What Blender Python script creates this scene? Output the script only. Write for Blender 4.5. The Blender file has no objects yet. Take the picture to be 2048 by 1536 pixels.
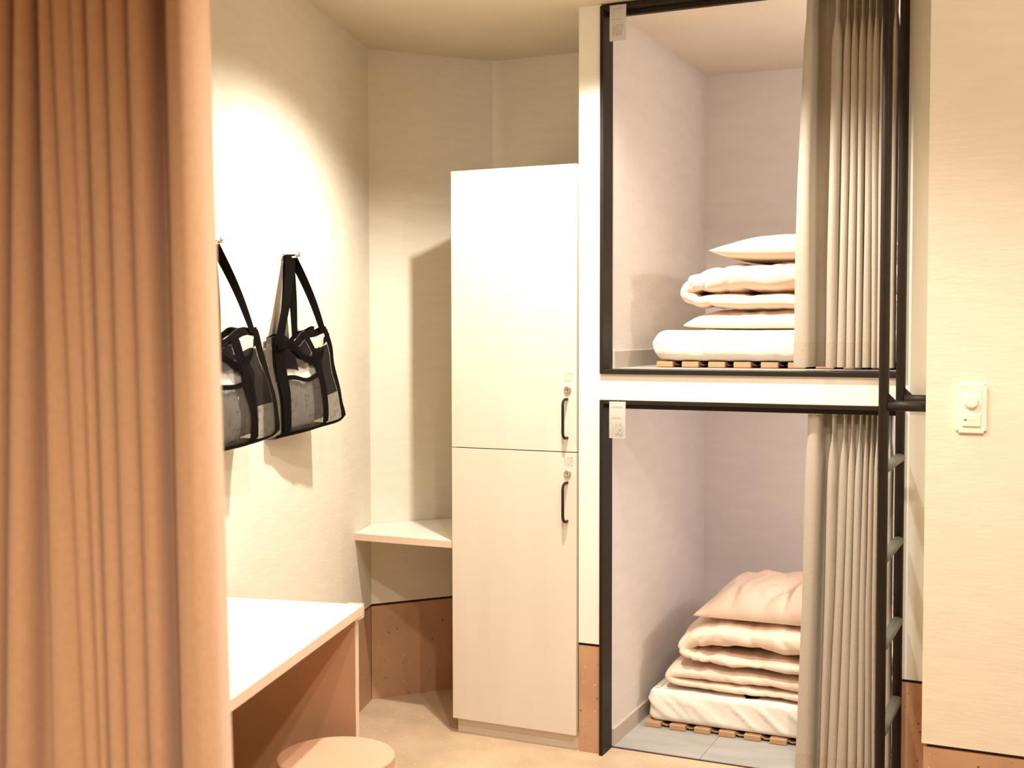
import bpy, bmesh, math, random
from mathutils import Vector, Matrix, noise
random.seed(7)
S = bpy.context.scene
C = S.collection
R = math.radians

# ------------------------------------------------------------------ camera
FPX, PITCH, YAW, ROLL, EYE = 2432.6, R(2.488), R(24.784), R(-.0962), 1.4
CO = Vector((0, 0, EYE))
fw = Vector((-math.sin(YAW)*math.cos(PITCH), math.cos(YAW)*math.cos(PITCH), -math.sin(PITCH)))
rt = Vector((math.cos(YAW), math.sin(YAW), 0)); up = rt.cross(fw)
rt, up = rt*math.cos(ROLL)+up*math.sin(ROLL), up*math.cos(ROLL)-rt*math.sin(ROLL)
cam = bpy.data.cameras.new('camera'); co = bpy.data.objects.new('camera', cam); C.objects.link(co)
cam.sensor_fit = 'HORIZONTAL'; cam.sensor_width = 36; cam.lens = FPX/2048*36
cam.clip_start = .05
m = Matrix((rt, up, -fw)).transposed().to_4x4(); m.translation = CO
co.matrix_world = m
cam.dof.use_dof = True; cam.dof.focus_distance = 3.9; cam.dof.aperture_fstop = 5.0
S.camera = co

def ray(x, y): return fw + rt*((x-1024)/FPX) - up*((y-768)/FPX)
def on_y(x, y, Y): d = ray(x, y); return CO + d*(Y/d.y)
def on_plane(x, y, P, n): d = ray(x, y); return CO + d*((P-CO).dot(n)/d.dot(n))

# ------------------------------------------------------------------ light and exposure
vs = S.view_settings
vs.view_transform = 'Standard'; vs.look = 'None'; vs.gamma = 1; vs.use_curve_mapping = False
vs.exposure = 0.45
W = bpy.data.worlds.new('room_air'); S.world = W; W.use_nodes = True
W.node_tree.nodes['Background'].inputs[0].default_value = (1, .8, .6, 1)
W.node_tree.nodes['Background'].inputs[1].default_value = .02

def spot(name, loc, target, watts, angle, blend, col, rad=.03):
    l = bpy.data.lights.new(name, 'SPOT'); l.energy = watts; l.spot_size = R(angle); l.spot_blend = blend
    l.color = col; l.shadow_soft_size = rad
    o = bpy.data.objects.new(name, l); C.objects.link(o); o.location = loc
    o.rotation_euler = (Vector(target)-Vector(loc)).to_track_quat('-Z', 'Y').to_euler()
    return o
WARM = (1, .915, .795)
spot('downlight_lockers', (-1.30, 3.10, 2.43), (-1.31, 3.1, 0), 114, 144, .45, WARM, .03)
spot('downlight_desk', (-.88, 2.2, 2.43), (-.9, 2.22, 0), 42, 132, .6, WARM, .03)
spot('downlight_entry', (-.1, 1.7, 2.43), (-.12, 1.72, 0), 68, 140, .6, WARM, .03)
spot('fill_pillar', (.45, 1.7, 2.43), (.05, 3.16, 1.95), 36, 96, .9, WARM, .03)  # added fill, no fixture known: brightens the column up to the ceiling
spot('fill_rear', (.15, -.1, 2.43), (.12, -.05, 0), 105, 140, .6, WARM, .03)  # added fill near the camera, lifts the front of the peach curtain
def bulb(name, loc, watts, col):
    l = bpy.data.lights.new(name, 'POINT'); l.energy = watts; l.color = col; l.shadow_soft_size = .022
    o = bpy.data.objects.new(name, l); C.objects.link(o); o.location = loc
bulb('bunk_lamp_lower', (-.24, 3.89, 1.03), 9.5, (1, .92, .86))
bulb('bunk_lamp_upper', (-.24, 3.87, 1.92), 8.0, (1, .92, .86))

# ------------------------------------------------------------------ materials
MATS = {}
def mat(name, col, rough=.7, noise_scale=None, var=.06, bump=0, bump_scale=None, stretch=(1, 1, 1), metal=0, spec=.4, sheen=0, trans=0, alpha=1, emit=0):
    if name in MATS: return MATS[name]
    M = bpy.data.materials.new(name); M.use_nodes = True; N = M.node_tree.nodes; L = M.node_tree.links
    b = N['Principled BSDF']
    b.inputs['Base Color'].default_value = (*col, 1); b.inputs['Roughness'].default_value = rough
    b.inputs['Metallic'].default_value = metal; b.inputs['Specular IOR Level'].default_value = spec
    b.inputs['Sheen Weight'].default_value = sheen; b.inputs['Transmission Weight'].default_value = trans
    b.inputs['Alpha'].default_value = alpha
    if noise_scale or bump:
        tc = N.new('ShaderNodeTexCoord'); mp = N.new('ShaderNodeMapping'); mp.inputs['Scale'].default_value = stretch
        L.new(tc.outputs['Object'], mp.inputs['Vector'])
    if noise_scale:
        n = N.new('ShaderNodeTexNoise'); n.inputs['Scale'].default_value = noise_scale; n.inputs['Detail'].default_value = 5
        r = N.new('ShaderNodeValToRGB')
        r.color_ramp.elements[0].position = .3; r.color_ramp.elements[1].position = .7
        r.color_ramp.elements[0].color = (*[max(0, c*(1-var)) for c in col], 1)
        r.color_ramp.elements[1].color = (*[min(1, c*(1+var)) for c in col], 1)
        L.new(mp.outputs[0], n.inputs['Vector']); L.new(n.outputs['Fac'], r.inputs[0]); L.new(r.outputs[0], b.inputs['Base Color'])
    if bump:
        n2 = N.new('ShaderNodeTexNoise'); n2.inputs['Scale'].default_value = bump_scale or 60; n2.inputs['Detail'].default_value = 3
        bp = N.new('ShaderNodeBump'); bp.inputs['Strength'].default_value = bump; bp.inputs['Distance'].default_value = .004
        L.new(mp.outputs[0], n2.inputs['Vector']); L.new(n2.outputs['Fac'], bp.inputs['Height']); L.new(bp.outputs[0], b.inputs['Normal'])
    MATS[name] = M
    return M

def terrazzo(name, base, chips, scale, thr, rough=.45):
    M = bpy.data.materials.new(name); M.use_nodes = True; N = M.node_tree.nodes; L = M.node_tree.links
    b = N['Principled BSDF']; b.inputs['Roughness'].default_value = rough; b.inputs['Specular IOR Level'].default_value = .3
    tc = N.new('ShaderNodeTexCoord')
    n = N.new('ShaderNodeTexNoise'); n.inputs['Scale'].default_value = 6; n.inputs['Detail'].default_value = 6
    r = N.new('ShaderNodeValToRGB')
    r.color_ramp.elements[0].position = .3; r.color_ramp.elements[1].position = .7
    r.color_ramp.elements[0].color = (*[c*.86 for c in base], 1); r.color_ramp.elements[1].color = (*[min(1, c*1.08) for c in base], 1)
    L.new(tc.outputs['Object'], n.inputs['Vector']); L.new(n.outputs['Fac'], r.inputs[0])
    cur = r.outputs[0]
    for k, (col, sc, th) in enumerate(chips):
        v = N.new('ShaderNodeTexVoronoi'); v.inputs['Scale'].default_value = sc; v.inputs['Randomness'].default_value = 1
        mp = N.new('ShaderNodeMapping'); mp.inputs['Location'].default_value = (3.1*k, 1.7*k, 2.3*k)
        L.new(tc.outputs['Object'], mp.inputs['Vector'])
        dn = N.new('ShaderNodeTexNoise'); dn.inputs['Scale'].default_value = 90
        mx = N.new('ShaderNodeMix'); mx.data_type = 'VECTOR'; mx.inputs['Factor'].default_value = .012
        L.new(mp.outputs[0], dn.inputs['Vector']); L.new(mp.outputs[0], mx.inputs['A']); L.new(dn.outputs['Color'], mx.inputs['B'])
        L.new(mx.outputs['Result'], v.inputs['Vector'])
        lt = N.new('ShaderNodeMath'); lt.operation = 'LESS_THAN'; lt.inputs[1].default_value = th
        L.new(v.outputs['Distance'], lt.inputs[0])
        sep = N.new('ShaderNodeSeparateColor'); L.new(v.outputs['Color'], sep.inputs[0])
        g = N.new('ShaderNodeMath'); g.operation = 'GREATER_THAN'; g.inputs[1].default_value = .62
        L.new(sep.outputs[0], g.inputs[0])
        mu = N.new('ShaderNodeMath'); mu.operation = 'MULTIPLY'; L.new(lt.outputs[0], mu.inputs[0]); L.new(g.outputs[0], mu.inputs[1])
        mc = N.new('ShaderNodeMix'); mc.data_type = 'RGBA'; mc.inputs['B'].default_value = (*col, 1)
        L.new(mu.outputs[0], mc.inputs['Factor']); L.new(cur, mc.inputs['A']); cur = mc.outputs['Result']
    L.new(cur, b.inputs['Base Color'])
    return M

WALL = mat('wall_cream', (.80, .75, .645), .85, 9, .03, .12, 26, (1, 1, 5), spec=.2)
WALL_REAR = mat('wall_terracotta', (.42, .26, .15), .9, 6, .05)  # unseen walls; dark orange picked for warm bounce and deeper shadows
WALL_R = mat('wall_warm', (.80, .715, .57), .85, 9, .03, .12, 26, (1, 1, 5), spec=.2)
CEIL = mat('ceiling_paint', (.68, .60, .46), .9, 5, .03, .05, 40, spec=.1)
WHITE = mat('panel_white', (.87, .85, .77), .6, 6, .015, spec=.3)
BUNKW = mat('bunk_wall_pinkish', (.755, .70, .665), .85, 7, .03, .1, 30, (1, 1, 4), spec=.2)
DADO = terrazzo('dado_terracotta', (.53, .31, .185), [((.16, .08, .05), 34, .11), ((.78, .60, .45), 46, .10), ((.30, .16, .10), 70, .13)], 1, .1)
FLOOR = terrazzo('floor_sand', (.64, .48, .325), [((.86, .74, .58), 52, .16), ((.30, .20, .13), 30, .07), ((.50, .34, .22), 80, .14)], 1, .1)
JOINT = mat('joint_dark', (.045, .018, .012), .8)
VINYL = mat('vinyl_grey', (.40, .385, .365), .5, 4, .12, stretch=(1, 4, 1), spec=.3)
STEEL = mat('steel_black', (.020, .013, .009), .5, 30, .15, spec=.22)
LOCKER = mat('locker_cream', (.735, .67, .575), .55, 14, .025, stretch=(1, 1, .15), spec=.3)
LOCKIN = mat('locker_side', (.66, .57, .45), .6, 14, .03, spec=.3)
DESK = mat('laminate_white', (.86, .82, .72), .4, 8, .015, spec=.4)
EDGE = mat('edge_peach', (.78, .60, .46), .55, 12, .03)
PANEL = mat('panel_terracotta', (.56, .33, .19), .6, 10, .04)
STOOL = mat('stool_peach', (.72, .42, .28), .55, 10, .03)
CURT = mat('curtain_taupe', (.445, .39, .32), .5, 160, .05, .06, 220, spec=.35, sheen=.25)
HEMM = mat('curtain_taupe_hem', (.43, .365, .29), .55, 160, .05, .06, 220, spec=.3, sheen=.2)
PEACH = mat('curtain_peach', (.65, .385, .215), .75, 120, .05, .08, 260, spec=.2, sheen=.3)
SHEET = mat('sheet_white', (.86, .80, .70), .8, 8, .02, .12, 90, spec=.2, sheen=.1)
BED = mat('bedding_pink', (.87, .675, .54), .85, 7, .02, .15, 70, spec=.15, sheen=.15)
WOOD = mat('slat_wood', (.52, .31, .16), .6, 12, .15, .05, 40, (1, .12, 1))
WEB = mat('webbing_dark', (.08, .045, .03), .8)
BLACK = mat('nylon_black', (.007, .0045, .004), .8, 200, .2, .1, 300, spec=.12)
MESHB = mat('mesh_black', (.010, .006, .006), .8, spec=.15, alpha=.96)
CLEAR = mat('vinyl_clear', (.62, .58, .52), .12, spec=.6, alpha=.22)
SMOKE = mat('mesh_grey', (.05, .042, .036), .6, spec=.25, alpha=.5)
TOWELG = mat('towel_grey', (.46, .43, .37), .95, 40, .2, .6, 120)
TOWELW = mat('towel_white', (.90, .88, .84), .95, 40, .03, .5, 140)
CHROME = mat('chrome', (.75, .73, .70), .2, metal=1)
NICKEL = mat('brushed_nickel', (.55, .50, .42), .35, metal=1)
PLATE = mat('switch_plastic', (.86, .80, .68), .4, spec=.5)
PAPER = mat('tag_paper', (.88, .86, .80), .7, 10, .01)
INK = mat('ink_grey', (.50, .46, .40), .8)
RUNG = mat('rung_grey', (.13, .13, .105), .5, 40, .1)
BASEB = mat('baseboard_beige', (.52, .455, .385), .6, 8, .03)
LEDM = mat('led_dark', (.12, .12, .06), .4)
CEILB = mat('bunk_ceiling_paint', (.76, .67, .56), .9, 5, .03, .05, 40, spec=.1)
GUARD = mat('guard_clear', (.85, .83, .78), .08, spec=.8, alpha=.35)

# ------------------------------------------------------------------ mesh helpers
def link(name, bm, m, parent=None, smooth=False, bevel=0, segs=2):
    if bevel:
        bmesh.ops.bevel(bm, geom=[e for e in bm.edges], offset=bevel, segments=segs, affect='EDGES', profile=.5, clamp_overlap=True)
    bmesh.ops.recalc_face_normals(bm, faces=bm.faces)
    me = bpy.data.meshes.new(name); bm.to_mesh(me); bm.free()
    me.materials.append(m)
    if smooth:
        for p in me.polygons: p.use_smooth = True
    o = bpy.data.objects.new(name, me); C.objects.link(o)
    if parent: o.parent = parent
    return o
def box(bm, x0, x1, y0, y1, z0, z1):
    v = [bm.verts.new((x, y, z)) for z in (z0, z1) for y in (y0, y1) for x in (x0, x1)]
    for f in ((0, 1, 3, 2), (4, 6, 7, 5), (0, 4, 5, 1), (2, 3, 7, 6), (0, 2, 6, 4), (1, 5, 7, 3)): bm.faces.new([v[i] for i in f])
    return bm
def prism(bm, poly, z0, z1):
    a = [bm.verts.new((p[0], p[1], z0)) for p in poly]; b = [bm.verts.new((p[0], p[1], z1)) for p in poly]
    n = len(poly)
    bm.faces.new(a[::-1]); bm.faces.new(b)
    for i in range(n): bm.faces.new((a[i], a[(i+1) % n], b[(i+1) % n], b[i]))
    return bm
def tube(bm, pts, rad, n=12, cap=True):
    pts = [Vector(p) for p in pts]; rings = []
    ref = None
    for i, p in enumerate(pts):
        t = (pts[min(i+1, len(pts)-1)]-pts[max(i-1, 0)]).normalized()
        if ref is None: ref = Vector((0, 0, 1)) if abs(t.z) < .9 else Vector((1, 0, 0))
        a = (ref - t*ref.dot(t)).normalized(); b = t.cross(a); ref = a
        rr = rad[i] if isinstance(rad, (list, tuple)) else rad
        rings.append([bm.verts.new(p + a*rr*math.cos(2*math.pi*k/n) + b*rr*math.sin(2*math.pi*k/n)) for k in range(n)])
    for i in range(len(rings)-1):
        for k in range(n): bm.faces.new((rings[i][k], rings[i][(k+1) % n], rings[i+1][(k+1) % n], rings[i+1][k]))
    if cap: bm.faces.new(rings[0][::-1]); bm.faces.new(rings[-1])
    return bm
def lathe(bm, prof, n=48, cx=0, cy=0):
    rings = []
    for r_, z in prof:
        rings.append([bm.verts.new((cx+r_*math.cos(2*math.pi*k/n), cy+r_*math.sin(2*math.pi*k/n), z)) for k in range(n)])
    for i in range(len(rings)-1):
        for k in range(n): bm.faces.new((rings[i][k], rings[i][(k+1) % n], rings[i+1][(k+1) % n], rings[i+1][k]))
    bm.faces.new(rings[0][::-1]); bm.faces.new(rings[-1])
    return bm
def grid(bm, rows):
    vs_ = [[bm.verts.new(p) for p in r_] for r_ in rows]
    for i in range(len(vs_)-1):
        for j in range(len(vs_[0])-1): bm.faces.new((vs_[i][j], vs_[i][j+1], vs_[i+1][j+1], vs_[i+1][j]))
    return vs_
def thing(name, label, cat, loc=(0, 0, 0), group=None):
    o = bpy.data.objects.new(name, None); C.objects.link(o); o.location = loc; o.empty_display_size = .1
    tag(o, label, cat, group); return o
def tag(o, label, cat, group=None):
    o['label'] = label; o['category'] = cat
    if group: o['group'] = group
    return o
def struct(name, bm, m, **k):
    o = link(name, bm, m, **k); o['kind'] = 'structure'; return o
def adopt(o, parent):
    """parent a world-space part under a thing that stands at its base"""
    bpy.context.view_layer.update()
    o.parent = parent; o.matrix_parent_inverse = parent.matrix_world.inverted(); return o
def part(name, bm, m, parent, label=None, **k):
    o = link(name, bm, m, **k)
    o.parent = parent
    root = parent
    loc = Vector((0, 0, 0))
    while root: loc += root.location; root = root.parent
    o.data.transform(Matrix.Translation(-loc))
    if label: o['label'] = label
    return o
B = bmesh.new

# ------------------------------------------------------------------ the setting
ZC, HD, YB = 2.45, .363, 3.723                    # ceiling, dado top, bunk front
A = Vector((-2.40, 3.925, 0)); Bc = Vector((-2.075, 4.318, 0))
w = Vector((.265, -.964, 0)).normalized(); nw = Vector((-w.y, w.x, 0))
LW = A + w*5.4                                    # left wall runs on past the camera
XL, XR = -1.40, -.4545                             # bunk opening
COLX, COLY = -.33, 3.16
YBACK, XE = 4.93, .62
YREAR, XRIGHT = -1.3, 2.5

bm = B(); prism(bm, [(LW.x-.4, YREAR-.1), (XRIGHT+.1, YREAR-.1), (XRIGHT+.1, 5.05), (-2.6, 5.05), (-2.6, 3.9)], -.06, 0)
struct('floor', bm, FLOOR)
bm = B(); prism(bm, [(LW.x-.4, YREAR-.1), (XRIGHT+.1, YREAR-.1), (XRIGHT+.1, 5.05), (-2.6, 5.05), (-2.6, 3.9)], ZC, ZC+.06)
struct('ceiling', bm, CEIL)

def wall_run(name, p, q, nrm, mtl=WALL, dado=True, thick=.06):
    """plaster wall with a recessed dark joint and a terrazzo dado below, nrm = towards the room"""
    p, q, nrm = Vector(p), Vector(q), Vector(nrm)
    bk = -nrm*thick
    f = lambda d: [(p-nrm*d), (q-nrm*d), (q+bk), (p+bk)]
    if not dado:
        bm = B(); prism(bm, f(0), 0, ZC); return struct(name, bm, mtl)
    bm = B(); prism(bm, f(0), HD+.004, ZC); o = struct(name, bm, mtl)
    return o
def dado_run(name, p, q, nrm, thick=.06):
    p, q, nrm = Vector(p), Vector(q), Vector(nrm); bk = -nrm*thick
    bm = B(); prism(bm, [p-nrm*.003, q-nrm*.003, q+bk, p+bk], 0, HD-.006); o = struct(name, bm, DADO)
    bm = B(); prism(bm, [p-nrm*.012, q-nrm*.012, q+bk, p+bk], HD-.006, HD+.004); j = link('shadow_joint', bm, JOINT, parent=o)
    return o
tAB = (Bc-A).normalized(); nAB = Vector((tAB.y, -tAB.x, 0))
wall_run('wall_left', LW, A, nw); dado_run('trim_1', LW, A, nw)
wall_run('wall_corner', A, Bc, nAB); dado_run('trim_2', A, Bc, nAB)
wall_run('wall_back', Bc, (-1.477, Bc.y, 0), (0, -1, 0)); dado_run('trim_3', Bc, (-1.477, Bc.y, 0), (0, -1, 0))
# right column
bm = B(); prism(bm, [(COLX, COLY), (XRIGHT, COLY), (XRIGHT, YB), (COLX, YB)], HD+.004, ZC); struct('wall_right', bm, WALL_R)
bm = B(); prism(bm, [(COLX+.004, COLY+.004), (XRIGHT, COLY+.004), (XRIGHT, YB), (COLX+.004, YB)], 0, HD-.006); o = struct('trim_4', bm, DADO)
bm = B(); prism(bm, [(COLX+.012, COLY+.012), (XRIGHT, COLY+.012), (XRIGHT, YB), (COLX+.012, YB)], HD-.006, HD+.004); link('shadow_joint', bm, JOINT, parent=o)
# walls that close the room behind the camera
bm = B(); box(bm, LW.x-.4, XRIGHT+.1, YREAR-.06, YREAR, 0, ZC); struct('wall_rear', bm, WALL_REAR)
bm = B(); box(bm, XRIGHT, XRIGHT+.06, YREAR, YB, 0, ZC); struct('wall_entry', bm, WALL_REAR)

# bunk front: white strip on the left, band between the bunks, strip on the right
o = bm = B(); box(bm, -1.477, XL, YB, YB+.08, HD+.004, ZC); struct('wall_bunk_left', bm, WHITE)
bm = B(); box(bm, -1.477, XL, YB+.003, YB+.08, 0, HD-.006); o = struct('trim_5', bm, DADO)
bm = B(); box(bm, -1.477, XL, YB+.012, YB+.08, HD-.006, HD+.004); link('shadow_joint', bm, JOINT, parent=o)
bm = B(); box(bm, XL, XR, YB+.001, YB+.08, 1.176, 1.26); struct('wall_bunk_band', bm, WHITE)
bm = B(); box(bm, XR, COLX+.02, YB, YB+.08, HD+.004, ZC); struct('wall_bunk_right', bm, WHITE)
bm = B(); box(bm, XR, COLX+.02, YB+.003, YB+.08, 0, HD-.006); o = struct('trim_6', bm, DADO)
bm = B(); box(bm, XR, COLX+.02, YB+.012, YB+.08, HD-.006, HD+.004); link('shadow_joint', bm, JOINT, parent=o)
# bunk shells
bm = B(); box(bm, -1.477, -1.39, YB+.08, YBACK+.06, 0, ZC); struct('wall_bunk_side', bm, BUNKW)
bm = B(); box(bm, -1.39, XE, YBACK, YBACK+.06, 0, ZC); struct('wall_bunk_back', bm, BUNKW)
bm = B(); box(bm, XE, XE+.06, YB+.08, YBACK+.06, 0, ZC); struct('wall_bunk_end', bm, BUNKW)
bm = B(); box(bm, XR, XE, YB+.0805, YB+.10, 0, ZC); struct('wall_bunk_inner', bm, BUNKW)
bm = B(); box(bm, -1.39, XE, YB+.08, YBACK, 1.172, 1.268); struct('ceiling_bunk', bm, BUNKW)
bm = B(); box(bm, -1.39, XE, YB+.075, YBACK, 1.268, 1.277); struct('floor_bunk_upper', bm, VINYL)
bm = B(); box(bm, -1.39, XE, YB+.08, YBACK, 2.446, 2.4495); struct('ceiling_bunk_upper', bm, CEILB)
fl = struct('floor_bunk_lower', box(B(), -1.39, XE, YB+.08, YBACK, .0, .003), JOINT)
tx = [-1.388, -1.085, -.635, -.185, .265, XE]
for i in range(5):
    for y0, y1 in ((YB+.082, 4.27), (4.272, YBACK)):
        bm = B(); box(bm, tx[i]+.0008, tx[i+1]-.0008, y0, y1, .0031, .006); link('vinyl_tile', bm, VINYL, parent=fl)
for n_, z0 in (('baseboard_lower_side', .006), ('baseboard_upper_side', 1.277)):
    bm = B(); box(bm, -1.39, -1.381, YB+.083, YBACK, z0, z0+.056); struct(n_, bm, BASEB)
for n_, z0 in (('baseboard_lower_back', .006), ('baseboard_upper_back', 1.277)):
    bm = B(); box(bm, -1.381, XE, YBACK-.009, YBACK, z0, z0+.056); struct(n_, bm, BASEB)

# ------------------------------------------------------------------ steel frames of the bunks
YF0, YF1 = YB-.012, YB+.079
def bunk_frame(label, z0, z1, bottom):
    t = thing('bunk_surround', label, 'bunk frame', (XL+.006, YF0+.04, z0), 'steel bunk surrounds')
    part('post', box(B(), XL, XL+.012, YF0, YF1, z0, z1), STEEL, t, bevel=.001, segs=1)
    part('post', box(B(), XR-.012, XR, YF0, YF1, z0, z1), STEEL, t, bevel=.001, segs=1)
    part('top_bar', box(B(), XL+.012, XR-.012, YF0, YF1, z1-.013, z1), STEEL, t, bevel=.001, segs=1)
    part('curtain_rail', box(B(), XL+.016, XR-.014, YB+.022, YB+.042, z1-.029, z1-.0135), STEEL, t, bevel=.001, segs=1)
    if bottom: part('bottom_bar', box(B(), XL+.012, XR-.012, YF0, YF1-.006, z0, z0+.014), STEEL, t, bevel=.001, segs=1)
    return t
bunk_frame('black steel frame around the upper bunk opening', 1.261, 2.443, True)
bunk_frame('black steel frame around the lower bunk opening', 0.0, 1.176, False)

# ------------------------------------------------------------------ locker tower
LX0, LX1, LYF, LYB = -1.944, -1.482, 3.713, 4.17
t = thing('locker', 'tall cream two-door locker beside the bunks', 'locker', ((LX0+LX1)/2, 3.94, 0))
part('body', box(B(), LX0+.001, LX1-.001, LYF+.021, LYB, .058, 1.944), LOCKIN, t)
part('plinth', box(B(), LX0+.006, LX1-.001, LYF+.03, LYB-.02, 0, .058), LOCKER, t)
def text_mesh(s, size, xs, ext=.0004):
    cu = bpy.data.curves.new('txt', 'FONT'); cu.body = s; cu.size = size; cu.align_x = 'CENTER'; cu.align_y = 'CENTER'; cu.extrude = ext
    o = bpy.data.objects.new('txt', cu); C.objects.link(o)
    dg = bpy.context.evaluated_depsgraph_get(); me = bpy.data.meshes.new_from_object(o.evaluated_get(dg))
    bpy.data.objects.remove(o)
    me.transform(Matrix.Diagonal((xs, 1, 1, 1)))
    return me
def lettering(s, size, xs, loc, parent, m=INK, name='room_number'):
    me = text_mesh(s, size, xs); me.transform(Matrix.Rotation(R(90), 4, 'X'))
    me.materials.clear(); me.materials.append(m)
    o = bpy.data.objects.new(name, me); C.objects.link(o); o.parent = parent
    l = Vector((0, 0, 0)); r_ = parent
    while r_: l += r_.location; r_ = r_.parent
    me.transform(Matrix.Translation(Vector(loc)-l)); return o
for z0, z1, zh, num, ofs in ((1.0015, 1.946, 1.1115, '107', 0), (.054, .9985, .8345, '108', 0)):
    d = part('door', box(B(), LX0, LX1, LYF, LYF+.019, z0, z1), LOCKER, t, bevel=.0012, segs=1)
    d.name = 'door'
    hx = -1.516
    bm = B(); y0 = LYF
    pts = [(hx+.002, y0, zh+.064), (hx+.001, y0-.018, zh+.064), (hx-.001, y0-.026, zh+.058), (hx-.002, y0-.029, zh+.046),
           (hx-.002, y0-.029, zh-.046), (hx-.001, y0-.026, zh-.058), (hx+.001, y0-.018, zh-.064), (hx+.002, y0, zh-.064)]
    tube(bm, pts, .0048, 12)
    part('handle', bm, STEEL, d, 'black bow handle', smooth=True)
    bm = B(); lathe(bm, [(.0125, 0), (.0125, .005), (.011, .0065), (.006, .0065), (.0055, .004)], 24)
    bm.transform(Matrix.Translation((hx+.004, y0, zh+.095)) @ Matrix.Rotation(R(90), 4, 'X'))
    k = part('lock', bm, NICKEL, d, 'round brass lock', smooth=False)
    part('keyhole', box(B(), hx+.0032, hx+.0048, y0-.0046, y0-.0042, zh+.091, zh+.099), BLACK, d)
    lettering(num, .046, .5, (hx+.006, y0-.0003, zh+.134), d)

# ------------------------------------------------------------------ corner shelf
P0 = A + w*.208
bm = B(); prism(bm, [(P0.x, P0.y), (LX0-.002, 3.723), (LX0-.002, Bc.y-.01), (Bc.x, Bc.y-.004), (A.x+.002, A.y)], .647, .6735)
sh = thing('corner_shelf', 'pale triangular corner shelf between the left wall and the locker', 'shelf', (-2.12, 3.9, .647))
part('board', bm, DESK, sh, bevel=.0008, segs=1)
bm = B(); box(bm, P0.x+.002, LX0-.003, 3.7215, 3.7232, .6475, .671); part('front_edge', bm, EDGE, sh)

# ------------------------------------------------------------------ wall desk
def wl(s, n, z=0): p = A + w*s + nw*n; return Vector((p.x, p.y, z))
D0, D1 = wl(1.405, .003), wl(1.43, .405)          # far edge at wall, far tip
D2, D3 = wl(2.75, .40), wl(2.75, .003)
tip = Vector((-1.645, 2.647, 0)); D1 = tip; far = Vector((-2.028, 2.572, 0)); nearf = tip + Vector((.24, -.97, 0))*1.25; neaw = Vector((A.x, A.y, 0))+w*2.62+nw*.003
ds = thing('wall_desk', 'white wall desk with terracotta end panel', 'desk', (-1.75, 2.1, 0))
bm = B(); prism(bm, [far, tip, nearf, neaw], .675, .70); part('desktop', bm, DESK, ds, bevel=.001, segs=1)
e = (nearf-tip).normalized(); en = Vector((-e.y, e.x, 0))
bm = B(); prism(bm, [tip+en*.0002, nearf+en*.0002, nearf+en*.0016, tip+en*.0016], .6752, .698); part('front_edge', bm, EDGE, ds)
pa = (far-tip).normalized(); pn = Vector((-pa.y, pa.x, 0))
if pn.y > 0: pn = -pn                             # towards the camera
q0 = tip + pn*.004 + pa*.012
bm = B(); prism(bm, [q0, q0+pa*.365, q0+pa*.365+pn*.022, q0+pn*.022], 0, .675); part('end_panel', bm, PANEL, ds, bevel=.0008, segs=1)
bm = B(); prism(bm, [q0-pa*.0015, q0-pa*.0001, q0-pa*.0001+pn*.022, q0-pa*.0015+pn*.022], .001, .6745); part('end_panel_edge', bm, EDGE, ds)
q1 = nearf + pa*.012 - pn*.03
bm = B(); prism(bm, [q1, q1+pa*.34, q1+pa*.34+pn*.022, q1+pn*.022], 0, .675); part('end_panel', bm, PANEL, ds, bevel=.0008, segs=1)
# clear corner guard: a moulded cap over the tip
bm = B()
g = [tip+pa*.045-pn*.003, tip-pa*.004-pn*.004, tip-pa*.004+e*.004, tip+e*.045-pa*.004, tip+e*.040+pa*.006, tip+pa*.040+e*.006]
prism(bm, g, .668, .7035); part('corner_guard', bm, GUARD, ds, 'clear plastic corner guard', bevel=.003, segs=2)

# ------------------------------------------------------------------ stool
sx, sy, sz, sr = -1.590, 2.434, .384, .1405
st = thing('stool', 'round peach stool standing by the white desk', 'stool', (sx, sy, 0))
bm = B(); lathe(bm, [(sr-.004, sz-.028), (sr, sz-.025), (sr, sz-.003), (sr-.002, sz-.0006), (sr-.005, sz)], 72, sx, sy); part('seat', bm, STOOL, st)
bm = B(); lathe(bm, [(sr-.010, .0), (sr-.008, .003), (sr-.008, sz-.0285)], 64, sx, sy); part('drum', bm, PANEL, st, smooth=False)

# ------------------------------------------------------------------ light switch
t = thing('light_switch', 'cream wall plate with round dimmer knob and push switch', 'switch', (-.2235, COLY, 1.21))
px, pz, py = -.2235, 1.21, COLY
def rbox(x0, x1, z0, z1, y0, y1, r_):
    bm = B(); box(bm, x0, x1, y0, y1, z0, z1)
    bmesh.ops.bevel(bm, geom=[e_ for e_ in bm.edges if abs(e_.verts[0].co.y-e_.verts[1].co.y) > 1e-5], offset=r_, segments=4, affect='EDGES')
    return bm
part('plate', rbox(px-.035, px+.035, pz-.06, pz+.06, py-.009, py-.0002, .006), PLATE, t, bevel=.0016, segs=2)
part('insert', rbox(px-.021, px+.023, pz-.044, pz+.046, py-.0105, py-.0092, .001), PLATE, t)
bm = B(); lathe(bm, [(.0145, 0), (.0145, .010), (.0135, .0115)], 32); bm.transform(Matrix.Translation((px+.001, py-.0105, pz+.017)) @ Matrix.Rotation(R(90), 4, 'X'))
part('dimmer_knob', bm, PLATE, t)
b_ = part('push_button', rbox(px-.0195, px+.0205, pz-.043, pz-.014, py-.0135, py-.0106, .001), PLATE, t, bevel=.0006, segs=1)
part('indicator', box(B(), px-.016, px-.0105, py-.0139, py-.0136, pz-.0295, pz-.0262), LEDM, b_)
part('name_strip', rbox(px-.007, px+.0135, pz-.028, pz-.019, py-.0142, py-.0136, .0005), PLATE, b_)
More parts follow.
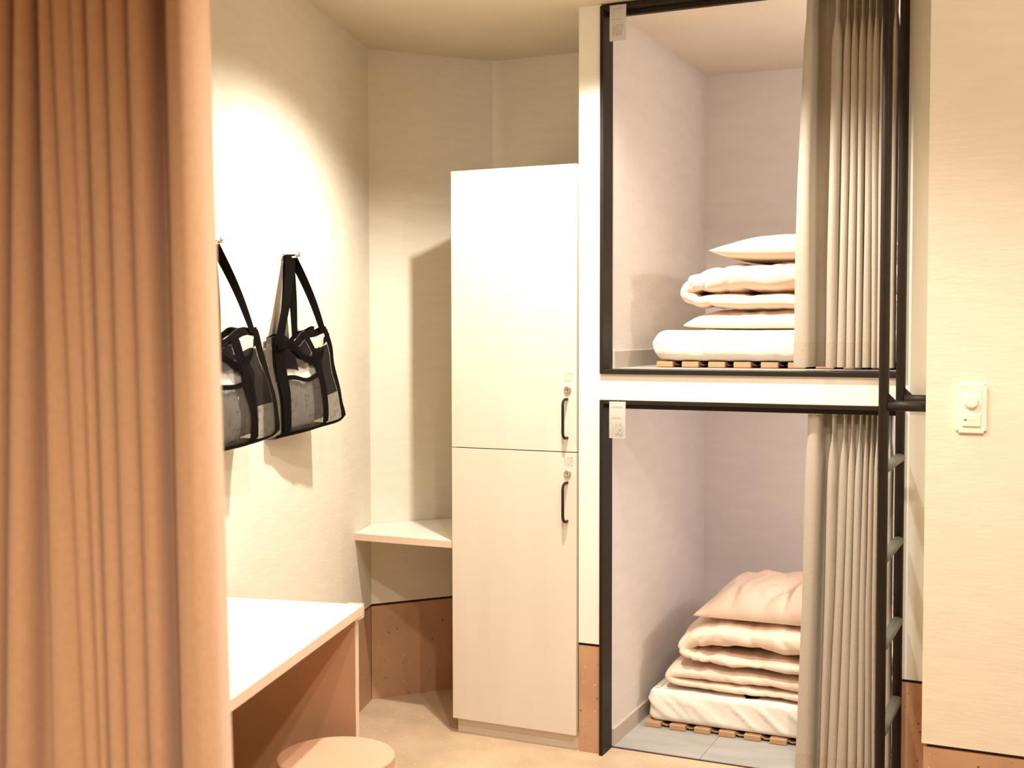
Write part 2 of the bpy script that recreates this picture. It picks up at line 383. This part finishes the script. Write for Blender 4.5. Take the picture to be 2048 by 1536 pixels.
for k in (-1, 1):
    part('vent_dot', box(B(), px-.013+.004*k-.001, px-.013+.004*k+.001, py-.0093, py-.00905, pz+.0495, pz+.0505), LEDM, t)

# ------------------------------------------------------------------ ladder
LXC, YN, YFAR = -.456, 3.345, 3.69
lad = thing('bunk_ladder', 'black tube ladder with grey rungs beside the bunk curtains', 'ladder', (LXC, 3.52, 0))
for y in (YN, YFAR):
    bm = B(); tube(bm, [(LXC, y, 0), (LXC, y, 2.41), (LXC, y+(.012 if y == YN else .006), 2.43), (LXC, y+.02 if y == YN else y+.008, 2.44)], .0136, 20)
    part('rail', bm, STEEL, lad, smooth=True)
for z in (1.03, .787, .55, .316):
    bm = B(); n = 16; ra, rb = .0165, .0125
    ring = [[bm.verts.new((LXC+ra*math.cos(2*math.pi*k/n), y, z+rb*math.sin(2*math.pi*k/n))) for k in range(n)] for y in (YN+.011, YFAR-.011)]
    for k in range(n): bm.faces.new((ring[0][k], ring[0][(k+1) % n], ring[1][(k+1) % n], ring[1][k]))
    bm.faces.new(ring[0]); bm.faces.new(ring[1][::-1])
    part('rung', bm, RUNG, lad, 'grey ribbed rung', smooth=True)
for y in (YN, YFAR-.002):
    bm = B(); tube(bm, [(LXC+.011, y, 1.2), (COLX-.0005, y, 1.2)], .0136, 16); br = part('wall_bracket', bm, STEEL, lad, smooth=True)
    bm = B(); prism(bm, [(0, 0), (.022, 0), (0, .022)], -.003, .003); bm.transform(Matrix.Translation((LXC+.012, y, 1.212)) @ Matrix.Rotation(R(90), 4, 'X'))
    part('gusset', bm, STEEL, br)

# ------------------------------------------------------------------ curtains
def lerp(a, b, t_): return a+(b-a)*t_
def drape(rows, to_world, sq=.45, arc=12):
    """rows: per height, (z, [(x0, x1, depth_left, depth_right, bulge)], pinch) -> grid of points"""
    out = []
    for z, folds, k in rows:
        line = []
        for (x0, x1, d0, d1, a) in folds:
            kk = lerp(k, 1, .75) if folds[0][0] == x0 and k < 1 else k
            xc, hw = (x0+x1)/2, (x1-x0)/2*kk
            for j in range(arc+1):
                u = j/arc; ang = math.pi*(1-u)
                x = xc + hw*math.cos(ang)
                s_ = math.sin(ang)**sq
                y = (d0*(1-u)+d1*u)*(1-s_) - a*s_
                line.append(to_world(x, y, z))
        out.append(line)
    return out

def lerp(a, b, t_): return a+(b-a)*t_
def bunk_curtain(label, ztop, zbot, top_px, mid_px, bot_px, ypx, hem_h):
    t = thing('bunk_curtain', label, 'curtain', (-.63, YB+.035, zbot), 'taupe bunk curtains')
    yc = YB+.034
    X = [[on_y(p, y, yc).x for p in row] for row, y in zip((top_px, mid_px, bot_px), ypx)]
    nf = len(top_px)//2; H_ = ztop-zbot
    def folds(v):
        wob = [0]*nf
        res = []
        for i in range(nf):
            e_ = []
            for q in (2*i, 2*i+1):
                a, b, c = X[0][q], X[1][q], X[2][q]
                x = lerp(a, b, min(1, v/.5)) if v < .5 else lerp(b, c, (v-.5)/.5)
                e_.append(x + .0022*noise.noise(Vector((q*3.7, v*3.0, ztop))))
            first = i == 0
            dp = lerp(.034, .010, min(1, v*H_/.22))
            res.append((e_[0], e_[1], .004 if first else (.055 if i == 1 else dp), .055 if first else dp, .014 if first else .010+.003*math.sin(i*2.1)))
        return res
    H_ = ztop-zbot
    zs = []
    for k in range(14): zs.append(ztop-.13*k/13)
    for k in range(1, 40): zs.append(lerp(ztop-.13, zbot, k/39))
    rows = []
    for z in zs:
        v = (ztop-z)/H_; h = ztop-z
        if h < .012: k_ = .42
        elif h < .075: k_ = lerp(.42, .26, (h-.012)/.063)
        elif h < .17: k_ = lerp(.26, 1, math.sin((h-.075)/.095*math.pi/2)**.8)
        else: k_ = 1
        rows.append((z, folds(v), k_))
    # the leading panel stays wide in the header
    rows = [(z, [(f[0], f[1], f[2], f[3], f[4]*lerp(.5, 1, min(1, (ztop-z)/.2))) for f in fs], k_) for z, fs, k_ in rows]
    pts = drape(rows, lambda x, y, z: Vector((x, yc+y, z)))
    bm = B(); grid(bm, pts); d = part('drape', bm, CURT, t, smooth=True)
    hz = [r_ for r_ in rows if r_[0] <= zbot+hem_h]
    pts = drape([(zbot+hem_h, folds((ztop-zbot-hem_h)/H_), 1)]+hz, lambda x, y, z: Vector((x, yc+y-.0016, z)))
    bm = B(); grid(bm, pts); part('hem', bm, HEMM, d, smooth=True)
    fs = rows[0][1]
    for f in fs:
        xc = (f[0]+f[1])/2
        bm = B(); tube(bm, [(xc, yc-.006, ztop-.012), (xc, yc-.006, ztop+.001), (xc+.002, yc-.002, ztop+.005), (xc+.002, yc+.002, ztop-.002)], .0014, 6)
        part('hook', bm, CHROME, t)
    return t
bunk_curtain('upper taupe pinch-pleat curtain drawn aside at the top bunk', 2.412, 1.289,
    [1612, 1634, 1664, 1686, 1688, 1704, 1704, 1718, 1719, 1733, 1733, 1747, 1747, 1761, 1761, 1774, 1774, 1786, 1786, 1800],
    [1594, 1627, 1656, 1678, 1682, 1697, 1698, 1713, 1714, 1728, 1729, 1743, 1743, 1756, 1756, 1768, 1768, 1780, 1781, 1795],
    [1586, 1625, 1649, 1672, 1673, 1690, 1691, 1708, 1710, 1723, 1724, 1741, 1742, 1754, 1754, 1766, 1766, 1777, 1777, 1790], (20, 400, 735), .075)
bunk_curtain('lower taupe pinch-pleat curtain drawn aside at the bottom bunk', 1.1455, .012,
    [1613, 1646, 1656, 1678, 1682, 1698, 1698, 1712, 1714, 1728, 1728, 1740, 1740, 1750, 1750, 1762, 1762, 1774, 1775, 1788],
    [1605, 1634, 1648, 1668, 1670, 1687, 1688, 1703, 1703, 1718, 1718, 1731, 1731, 1744, 1744, 1756, 1756, 1768, 1769, 1785],
    [1589, 1625, 1638, 1652, 1652, 1671, 1672, 1693, 1694, 1712, 1713, 1728, 1729, 1744, 1744, 1756, 1756, 1768, 1769, 1782], (828, 1150, 1500), .075)

# foreground peach curtain
CD = 1.42
fh = Vector((fw.x, fw.y, 0)).normalized(); P1 = CO + fh*CD; rh = Vector((math.cos(YAW), math.sin(YAW), 0))
def cx(px_, py_): return (on_plane(px_, py_, P1, fh)-P1).dot(rh)
top = [-150, -112, -110, -70, -68, -30, -28, 20, 24, 68, 77, 114, 114, 152, 151, 178, 180, 217, 219, 258, 261, 310, 331, 406]
bot = [-165, -122, -120, -78, -76, -32, -30, 6, 10, 70, 96, 166, 166, 196, 196, 216, 217, 251, 251, 296, 297, 341, 354, 441]
dep = [.006, .006, .006, .022, .036, .004, .003, .006, .008, .005, .045, .05]     # valley depth to the right of each fold
bul = [.012, .012, .012, .014, .014, .010, .008, .009, .011, .012, .014, .024]
pc = thing('foreground_curtain', 'large peach curtain hanging in deep folds at the left', 'curtain', tuple(P1+rh*cx(220, 768)+Vector((0, 0, .02-EYE))))
rows = []
zt, zb = 2.42, .02
for k in range(41):
    z = lerp(zt, zb, k/40); py_ = 768 + (EYE-z)/CD*FPX - 105
    v = (py_-250)/(1400-250); v = max(-.25, min(1.35, v))
    fs = []
    for i in range(len(top)//2):
        e_ = []
        for q in (2*i, 2*i+1):
            x = lerp(cx(top[q], 250), cx(bot[q], 1400), v)
            e_.append(x+.0012*noise.noise(Vector((q*1.3, z*2.2, 3.3))))
        d0 = dep[i-1] if i else .02
        fs.append((e_[0], e_[1], d0, dep[i], bul[i]))
    rows.append((z, fs, 1))
pts = drape(rows, lambda x, y, z: Vector((P1.x, P1.y, 0)) + rh*x + fh*y + Vector((0, 0, z)), sq=.62, arc=14)
bm = B(); grid(bm, pts); part('drape', bm, PEACH, pc, smooth=True)
bm = B(); a0 = Vector((P1.x, P1.y, 2.436))+rh*cx(-170, 300); a1 = Vector((P1.x, P1.y, 2.436))+rh*cx(420, 300); tube(bm, [a0, a1], .011, 12)
part('rail', bm, STEEL, pc, smooth=True)

# ------------------------------------------------------------------ bedding
def fbm(p, o=3): return noise.fractal(p, 1.0, 2.0, o)
def slab(x0, x1, y0, y1, z0, z1, rc, rz, wr=None, step=.011):
    """soft rounded mattress: a rounded-rectangle outline carried up a rounded side profile"""
    prof = [(.34, z0), (.12, z0), (rz, z0)]
    prof += [(rz*(1-math.sin(a)), z0+rz*(1-math.cos(a))) for a in [math.pi/2*k/6 for k in range(1, 7)]]
    n_ = 12; prof += [(0, lerp(z0+rz, z1-rz, k/n_)) for k in range(1, n_)]
    prof += [(rz*(1-math.cos(a)), z1-rz+rz*math.sin(a)) for a in [math.pi/2*k/6 for k in range(0, 7)]]
    prof += [(rz+.03, z1), (.12, z1), (.2, z1), (.34, z1)]
    out = []
    for (cx_, cy_, a0) in ((x1-rc, y0+rc, -90), (x1-rc, y1-rc, 0), (x0+rc, y1-rc, 90), (x0+rc, y0+rc, 180)):
        for k in range(13):
            a = R(a0+90*k/12); out.append((cx_+rc*math.cos(a), cy_+rc*math.sin(a), math.cos(a), math.sin(a)))
    n0 = int((x1-x0-2*rc)/step)
    xs = [(lerp(x0+rc, x1-rc, k/n0), y0, 0, -1) for k in range(1, n0)]
    ring = out + xs
    bm = B(); rings = []
    for d, z in prof:
        rr = []
        for (x, y, nx, ny) in ring:
            p = Vector((x-nx*d, y-ny*d, z))
            if wr:
                side = max(0, 1-d/.03)
                p = p + Vector((nx, ny, 0))*(wr(p)*side if ny < .5 else 0) + Vector((0, 0, .002*fbm(Vector((p.x*5, p.y*5, z0)))*(1 if z > z1-.001 else 0)))
            rr.append(bm.verts.new(p))
        rings.append(rr)
    m_ = len(ring)
    for i in range(len(rings)-1):
        for k in range(m_): bm.faces.new((rings[i][k], rings[i][(k+1) % m_], rings[i+1][(k+1) % m_], rings[i+1][k]))
    bm.faces.new(rings[0][::-1]); bm.faces.new(rings[-1])
    return bm
def sweep(path, th, y0, y1, ex=3.2, ns=230, nc=84, wr=None):
    """a quilt folded along a path in the xz plane, puffed across its width"""
    P = [Vector((x, 0, z)) for x, z in path]
    # Catmull-Rom resample
    def cr(i, t_):
        p0, p1, p2, p3 = P[max(i-1, 0)], P[i], P[min(i+1, len(P)-1)], P[min(i+2, len(P)-1)]
        return .5*((2*p1)+(p2-p0)*t_+(2*p0-5*p1+4*p2-p3)*t_*t_+(3*p1-p0-3*p2+p3)*t_**3)
    pts = []; ths = []
    for s_ in range(ns+1):
        f = s_/ns*(len(P)-1); i = min(int(f), len(P)-2); pts.append(cr(i, f-i)); ths.append(lerp(th[i], th[i+1], f-i))
    yc, hy = (y0+y1)/2, (y1-y0)/2
    rings = []
    bm = B()
    for s_ in range(ns+1):
        t_ = (pts[min(s_+1, ns)]-pts[max(s_-1, 0)]).normalized(); nrm = Vector((-t_.z, 0, t_.x))
        u = min(s_, ns-s_)/ns/.06; endf = 1 if u >= 1 else math.sqrt(max(.0, 1-(1-u)**2))
        endf = max(endf, .05)
        ring = []
        for k in range(nc):
            a = 2*math.pi*k/nc; c, s2 = math.cos(a), math.sin(a)
            sp = lambda q, e_: math.copysign(abs(q)**(2/e_), q)
            p = pts[s_] + nrm*(ths[s_]*endf*sp(s2, 2.7)) + Vector((0, yc+hy*(.93+.07*endf)*sp(c, ex), 0))
            d = (nrm*s2*1.0+Vector((0, c, 0))).normalized()
            if wr: p = p + d*wr(p)
            ring.append(bm.verts.new(p))
        rings.append(ring)
    for i in range(ns):
        for k in range(nc): bm.faces.new((rings[i][k], rings[i][(k+1) % nc], rings[i+1][(k+1) % nc], rings[i+1][k]))
    bm.faces.new(rings[0][::-1]); bm.faces.new(rings[-1])
    return bm
def pillow_mesh(cx_, cy_, hx, hy, z0, z1, nu=110, nv=80, wr=None, px_=2.6, tiltx=0, rim=.36, dome=.5):
    rows_t, rows_b = [], []
    for i in range(nv+1):
        v = -1+2*i/nv; rt_, rb_ = [], []
        for j in range(nu+1):
            u = -1+2*j/nu
            # edges bow inwards, corners stay out
            x = cx_+hx*u*(1-.07*(1-v*v)*abs(u)**2); y = cy_+hy*v*(1-.07*(1-u*u)*abs(v)**2)
            h = ((1-abs(u)**px_)*(1-abs(v)**px_))
            h = max(h, 0)**dome
            zm = lerp(z0, z1, rim)+tiltx*u
            wob = wr(Vector((x, y, 0))) if wr else 0
            pt = Vector((x, y, zm+(z1-zm+tiltx*u*0)*h+wob*h)); pb = Vector((x, y, zm-(zm-z0)*h**.8*1.0))
            rt_.append(pt); rb_.append(pb)
        rows_t.append(rt_); rows_b.append(rb_)
    bm = B(); grid(bm, rows_t); grid(bm, [list(r_) for r_ in rows_b])
    bmesh.ops.remove_doubles(bm, verts=bm.verts, dist=2e-5)
    return bm
def wrinkle(seed, amp, fx, fy, fz, shear=0):
    def f(p):
        q = Vector(((p.x+shear*p.z)*fx, p.y*fy, p.z*fz+seed))
        r_ = 1-abs(noise.noise(q)+.4*noise.noise(q*2.1))
        return amp*(r_-.75)
    return f
def crease(seed, amp, fx, fy, fz, shear=0, width=.30):
    """narrow valleys where cloth is gathered"""
    def f(p):
        q = Vector(((p.x+shear*p.z)*fx, p.y*fy, p.z*fz+seed))
        n_ = noise.noise(q)+.3*noise.noise(q*1.9)
        mask = max(0, min(1, .6+1.6*noise.noise(Vector((p.x*4, p.y*3, p.z*5+seed*2)))))
        return -amp*mask*max(0, 1-abs(n_)/width)**1.5
    return f
def add2(*fs): return lambda p: sum(f(p) for f in fs)

slat_me = None
def slat_base(label, x0, y0, z0, n):
    global slat_me
    t = thing('slat_base', label, 'bed base', (x0, y0, z0), 'wooden roll-up slat bases')
    for k in range(n):
        if slat_me is None:
            bm = B(); box(bm, 0, .057, 0, .82, 0, .019); o = link('slat', bm, WOOD, bevel=.002, segs=1); slat_me = o.data
        else:
            o = bpy.data.objects.new('slat', slat_me); C.objects.link(o)
        o.parent = t; o.location = (k*.0885+random.uniform(-.002, .002), random.uniform(-.004, .004), .0006)
    for yy in (.012, .40, .78):
        bm = B(); rows = [[], []]
        for i in range((n-1)*12+1):
            x = .0285+i*.0885/12; ph = (i % 12)/12*2*math.pi
            z = .0115+.0065*math.cos(ph)
            z = .0205 if math.cos(ph) > .3 else .0205-.010*(.3-math.cos(ph))
            rows[0].append((x, yy, z)); rows[1].append((x, yy+.026, z))
        grid(bm, rows); o = link('webbing', bm, SLW, parent=t)
    return t
SLW = mat('webbing_tan', (.55, .36, .24), .8)

def sheet(seed, shear, zc, lo, hi, amp, freq):
    """pulled-sheet creases running diagonally down the front side of a mattress"""
    def f(p):
        x = (p.x+shear*(p.z-zc))*freq
        n_ = noise.noise(Vector((x, seed, p.z*2)))+.35*noise.noise(Vector((x*2.3, seed+4, p.z*3)))
        t_ = max(0, min(1, (hi-p.z)/(hi-lo)*4)) * max(0, min(1, (p.z-lo)/(hi-lo)*5))
        return amp*max(0, 1-abs(n_)*3.2)*t_ + (.0015*fbm(Vector((p.x*5, p.y*5, seed))) if p.z > hi else 0)
    return f
# lower bunk
YL = 4.045
slat_base('light wood roll-up slat base on the grey floor of the lower bunk', -1.352, YL, .006, 19)
o = link('mattress', slab(-1.343, .42, YL+.010, 4.87, .0285, .137, .03, .016, wr=sheet(5, 1.1, .08, .03, .128, .009, 10)), SHEET, smooth=True)
tag(o, 'thin white-sheeted mattress on the lower bunk slats', 'mattress', 'bunk mattresses')
o = link('folded_pad', sweep([(-.50, .160), (-.7, .161), (-.95, .161), (-1.15, .162), (-1.24, .165), (-1.272, .176), (-1.274, .186), (-1.24, .197), (-1.1, .201), (-.9, .199), (-.7, .197), (-.5, .195)],
         [.021]*4+[.022, .026, .027, .027]+[.029]*4, YL+.03, 4.80, 6, wr=add2(wrinkle(3, .011, 6, 3, 7, .9), crease(8, .005, 13, 3, 4, 1.2))), BED, smooth=True)
tag(o, 'peach folded pad lying on the lower bunk mattress', 'bedding', 'folded bedding pads')
o = link('folded_duvet', sweep([(-.48, .258), (-.7, .258), (-.95, .258), (-1.12, .260), (-1.19, .266), (-1.224, .288), (-1.198, .317), (-1.12, .337), (-.95, .342), (-.7, .338), (-.48, .330)],
         [.028, .028, .028, .029, .029, .032, .042, .052, .056, .055, .052], YL+.02, 4.75, 4, wr=add2(wrinkle(11, .026, 4.5, 2.2, 6, .7), crease(17, .013, 9, 2, 3, .9), crease(19, .008, 15, 3, 5, -.6))), BED, smooth=True)
tag(o, 'peach duvet folded double in the lower bunk', 'duvet', 'folded duvets')
o = link('pillow', pillow_mesh(-.885, 4.36, .305, .285, .394, .520, wr=add2(wrinkle(23, .034, 4, 2, 5), crease(29, .022, 8, 2, 5), crease(30, .012, 14, 3, 5)), px_=2.8, rim=.12, dome=.46), BED, smooth=True)
tag(o, 'plump peach pillow on top of the lower bunk pile', 'pillow', 'pillows on the bedding piles')

# upper bunk
YU = 3.945
slat_base('light wood roll-up slat base on the upper bunk floor', -1.282, YU, 1.2775, 18)
o = link('mattress', slab(-1.312, .42, YU-.012, 4.80, 1.2995, 1.402, .10, .040, wr=sheet(9, .5, 1.35, 1.305, 1.40, .008, 15)), SHEET, smooth=True)
tag(o, 'white-sheeted mattress with rounded end on the upper bunk slats', 'mattress', 'bunk mattresses')
o = link('pillow', pillow_mesh(-.90, 4.2, .295, .24, 1.402, 1.479, wr=add2(wrinkle(31, .022, 6, 2.5, 5), crease(37, .020, 9, 3, 5, 0, .4)), px_=3.4, rim=.2, dome=.45), BED, smooth=True)
tag(o, 'flat wrinkled peach pillow pressed under the upper bunk duvet', 'pillow', 'pillows on the bedding piles')
o = link('folded_duvet', sweep([(-.5, 1.494), (-.7, 1.494), (-.95, 1.496), (-1.10, 1.499), (-1.165, 1.508), (-1.192, 1.530), (-1.165, 1.556), (-1.08, 1.574), (-.9, 1.579), (-.7, 1.577), (-.5, 1.570)],
         [.029, .029, .029, .029, .028, .030, .041, .051, .054, .053, .05], YU+.02, 4.60, 4, wr=add2(wrinkle(41, .024, 5, 2.2, 6, .8), crease(47, .012, 9, 2, 3, .9), crease(49, .007, 15, 3, 5, -.7))), BED, smooth=True)
tag(o, 'peach duvet folded double in the upper bunk', 'duvet', 'folded duvets')
o = link('pillow', pillow_mesh(-.80, 4.2, .305, .25, 1.624, 1.730, wr=add2(wrinkle(53, .010, 5, 2.2, 5), crease(59, .006, 6, 3, 5)), px_=2.2, rim=.40), BED, smooth=True)
tag(o, 'smooth peach pillow with pointed corner on top of the upper bunk pile', 'pillow', 'pillows on the bedding piles')

# ------------------------------------------------------------------ hanging number tags
def number_tag(label, num, x0, x1, z0, z1):
    yt = YF0-.004
    t = thing('number_tag', label, 'tag', ((x0+x1)/2, yt, z0), 'paper number tags on the bunk posts')
    bm = B(); rows = []
    for i in range(9):
        v = i/8; z = lerp(z1, z0, v); y = yt-.006*math.sin(v*math.pi)*.8-.002*v
        rows.append([(x0+.0015*math.sin(v*3), y, z), ((x0+x1)/2, y-.0012, z), (x1+.001*math.sin(v*2.5), y, z)])
    g_ = grid(bm, rows); ret = bmesh.ops.solidify(bm, geom=bm.faces[:], thickness=.0006)
    card = part('card', bm, PAPER, t, smooth=False)
    lettering(num, .054, .5, ((x0+x1)/2-.001, yt-.0075, lerp(z0, z1, .26)), card)
    part('printed_line', box(B(), x0+.010, x1-.012, yt-.0088, yt-.0084, lerp(z0, z1, .575), lerp(z0, z1, .59)), INK, card)
    part('printed_line', box(B(), x0+.010, x1-.010, yt-.0057, yt-.0054, lerp(z0, z1, .865), lerp(z0, z1, .88)), INK, card)
    bm = B(); tube(bm, [((x0+x1)/2, yt-.001, z1-.003), ((x0+x1)/2, yt+.003, z1+.002), ((x0+x1)/2, yt+.006, z1+.0005)], .001, 6)
    part('clip', bm, CHROME, t)
number_tag('white paper tag numbered 107 on the upper bunk frame', '107', -1.365, -1.309, 2.325, 2.439)
number_tag('white paper tag numbered 108 on the lower bunk frame', '108', -1.364, -1.308, 1.053, 1.172)

# ------------------------------------------------------------------ wall hooks and tote bags
def make_hook(s, label):
    p = wl(s, 0, 1.622)
    t = thing('wall_hook', label, 'hook', tuple(p), 'coat hooks on the left wall')
    rot = Matrix.Translation(p) @ Matrix(((nw.x, w.x, 0, 0), (nw.y, w.y, 0, 0), (0, 0, 1, 0), (0, 0, 0, 1)))
    bm = B(); lathe(bm, [(.011, .0003), (.011, .004), (.007, .007)], 20); bm.transform(rot @ Matrix.Rotation(R(90), 4, 'Y')); part('base_plate', bm, CHROME, t, smooth=True)
    bm = B(); tube(bm, [(.005, 0, 0), (.03, 0, -.002), (.042, 0, 0), (.050, 0, .006)], [.0042, .0042, .0042, .004], 12); bm.transform(rot); part('peg', bm, CHROME, t, smooth=True)
    bm = B(); lathe(bm, [(.003, -.006), (.0075, -.003), (.0085, 0), (.0075, .003), (.003, .006)], 16); bm.transform(rot @ Matrix.Translation((.052, 0, .008)) @ Matrix.Rotation(R(70), 4, 'Y')); part('knob', bm, CHROME, t, smooth=True)
HS = (.935, 1.515)
make_hook(HS[0], 'chrome wall hook holding the tote nearer the corner')
make_hook(HS[1], 'chrome wall hook holding the tote beside the peach curtain')

def make_bag(hs, label, variant):
    """clear tote: built in wall coordinates (s along the wall, n away from it, z up)"""
    t = thing('tote_bag', label, 'bag', tuple(wl(hs, .05, 1.09)), 'clear and black tote bags')
    W2 = .185
    def S_(u): return hs + .165 - .365*u
    def zb(u): return 1.088 + .026*u
    def zt_(u): return 1.388 + .027*u - .024*math.exp(-((u-.42)/.16)**2) + .004*math.sin(u*17+hs*5)
    def front(u, v, off=0):
        nf = lerp(lerp(.052, .128, u), lerp(.024, .066, u), v**1.3)
        bul_ = .022*math.sin(math.pi*min(1, max(0, u)))*math.sin(math.pi*min(1, v*.9+.1))
        # rounded lower corners
        cr = .02*max(0, 1-v/.12)**2
        ss = S_(u) + (cr if u > .5 else -cr)*abs(2*u-1)**6
        n_ = nf+bul_-.03*max(0, 1-v/.1)**2+off + .010*noise.noise(Vector((u*4, v*4, hs*9)))
        return wl(ss, n_, lerp(zb(u), zt_(u), v))
    def back(u, v, off=0):
        nb = lerp(lerp(.004, .020, u), lerp(.010, .030, u), v)
        return wl(S_(u), max(.003, nb+off), lerp(zb(u), zt_(u), v))
    def patch(fn, u0, u1, v0, v1, off, nu=10, nv=10):
        return [[fn(lerp(u0, u1, j/nu), lerp(v0, v1, i/nv), off) for j in range(nu+1)] for i in range(nv+1)]
    def P_(name, rows, m_, parent=t, th=.0012, lab=None):
        bm = B(); grid(bm, rows); bmesh.ops.solidify(bm, geom=bm.faces[:], thickness=th)
        return part(name, bm, m_, parent, lab, smooth=False)
    P_('front_panel', patch(front, 0, 1, 0, 1, 0, 16, 16), CLEAR)
    P_('back_panel', patch(back, 0, 1, 0, 1, 0), CLEAR)
    mix = lambda u: [[front(u, v, 0).lerp(back(u, v, 0), j/6) for j in range(7)] for v in [i/10 for i in range(11)]]
    P_('side_panel', mix(0), CLEAR); P_('side_panel', mix(1), CLEAR)
    P_('base', [[front(u, 0.0, 0).lerp(back(u, 0, 0), j/6) for j in range(7)] for u in [i/12 for i in range(13)]], BLACK)
    # black bindings
    P_('rim', patch(front, 0, 1, .93, 1.0, .0015, 14, 2), BLACK)
    P_('rim', patch(back, 0, 1, .93, 1.0, .001, 14, 2), BLACK)
    for u0, u1 in ((-.004, .045), (.955, 1.004)): P_('edge_binding', patch(front, u0, u1, 0, .98, .0018, 3, 14), BLACK)
    P_('edge_binding', patch(front, 0, 1, 0, .055, .002, 14, 3), BLACK)
    f0, f1 = (.02, .14), (.555, .655)
    for a, b in (f0, f1, (.90, 1.0)): P_('webbing', patch(front, a, b, .02, .97, .004, 3, 16), BLACK)
    # pockets
    P_('mesh_pocket', patch(front, .14, .555, .05, .58, .0025, 10, 10), SMOKE)
    P_('pocket_binding', patch(front, .14, .555, .555, .60, .004, 8, 2), BLACK)
    P_('mesh_panel', patch(front, .655, .90, .34, .82, .003, 8, 8), MESHB)
    P_('mesh_panel', patch(front, .655, .90, .06, .34, .003, 8, 8), SMOKE)
    P_('mesh_panel', patch(front, .14, .555, .80, .93, .003, 8, 4), MESHB)
    P_('mesh_panel', patch(front, .14, .30, .66, .80, .003, 4, 4), MESHB)
    P_('mesh_panel', patch(front, .30, .555, .70, .80, .003, 5, 4), SMOKE)
    # crumpled black flap inside the mouth
    def flap(u, v, off=0):
        p = front(u, v, 0).lerp(back(u, v, 0), .45); p.z += .018*noise.noise(Vector((u*7, v*5, hs)))-.01; return p + nw*(.012*noise.noise(Vector((u*9, v*7, 2+hs))))
    P_('inner_flap', patch(flap, .06, .62, .58, .93, 0, 12, 8), MESHB)
    P_('inner_flap', patch(flap, .50, .92, .50, .80, 0, 10, 8), BLACK)
    # tie ribbon knotted across the mouth
    tie = [front(lerp(.04, .93, i/20), .90-.19*math.exp(-((i/20-.62)/.22)**2), .010+.004*math.sin(i*1.3)) for i in range(21)]
    P_('tie_ribbon', [[p+Vector((0, 0, h)) for p in tie] for h in (-.011, 0, .011)], BLACK)
    # straps: wide webbing ribbons from the rim up over the peg
    def ribbon(fn, u, du, side):
        hk = wl(hs, .020 if side else .027, 1.622+.006+(0 if side else .002))
        rows = []
        for i in range(15):
            v = i/14
            base0, base1 = fn(u-du, .95, .004), fn(u+du, .95, .004)
            e0 = hk - nw*.015 + w*.004; e1 = hk + nw*.015 - w*.004
            c0 = base0.lerp(e0, v); c1 = base1.lerp(e1, v)
            bow = math.sin(math.pi*v)*(.004 if side else .008)
            rows.append([c0+nw*bow, (c0+c1)/2+nw*(bow+.001), c1+nw*bow])
        return rows
    for side, fn in ((0, front), (1, back)):
        rowsL = ribbon(fn, .08 if side == 0 else .26, .055, side); rowsR = ribbon(fn, .90 if side == 0 else .55, .055, side)
        bm = B(); grid(bm, rowsL + rowsR[::-1]); bmesh.ops.solidify(bm, geom=bm.faces[:], thickness=.0016)
        part('strap', bm, BLACK, t, smooth=False)
    return t, front, back
bagR = make_bag(HS[0], 'clear tote with black straps hanging nearer the room corner', 0)
bagL = make_bag(HS[1], 'clear tote with black straps partly hidden by the peach curtain', 1)
def towel(name, bag, u0, u1, v0, v1, m_, label, cat, group, depth=(.15, .8), seed=0):
    _, front, back = bag
    rows = []; nu, nv = 14, 14
    bm = B(); fr, bk = [], []
    for i in range(nv+1):
        v = i/nv; a, b = [], []
        for j in range(nu+1):
            u = j/nu
            U, V = lerp(u0, u1, u), lerp(v0, v1, v)
            F, K = front(U, V), back(U, V)
            puff = (1-abs(2*u-1)**4)*(1-abs(2*v-1)**4)
            c = .5*(depth[0]+depth[1]); wv = .06*noise.noise(Vector((U*14, V*14, seed)))
            a.append(F.lerp(K, lerp(c, depth[0]+wv+.06, puff))); b.append(F.lerp(K, lerp(c, depth[1], puff)))
        fr.append(a); bk.append(b)
    grid(bm, fr); grid(bm, bk); bmesh.ops.remove_doubles(bm, verts=bm.verts, dist=1e-4)
    o = link(name, bm, m_, smooth=True); tag(o, label, cat, group); return o
for bag, who in ((bagR, 'the tote nearer the corner'), (bagL, 'the tote beside the peach curtain')):
    towel('folded_towel', bag, .15, .55, .06, .72, TOWELW, 'white folded towel standing in the pocket of ' + who, 'towel', 'white towels in the totes', (.10, .35), 1)
    towel('folded_towel', bag, .64, .90, .08, .46, TOWELG, 'grey folded cloth low in ' + who, 'towel', 'grey cloths in the totes', (.25, .6), 2)
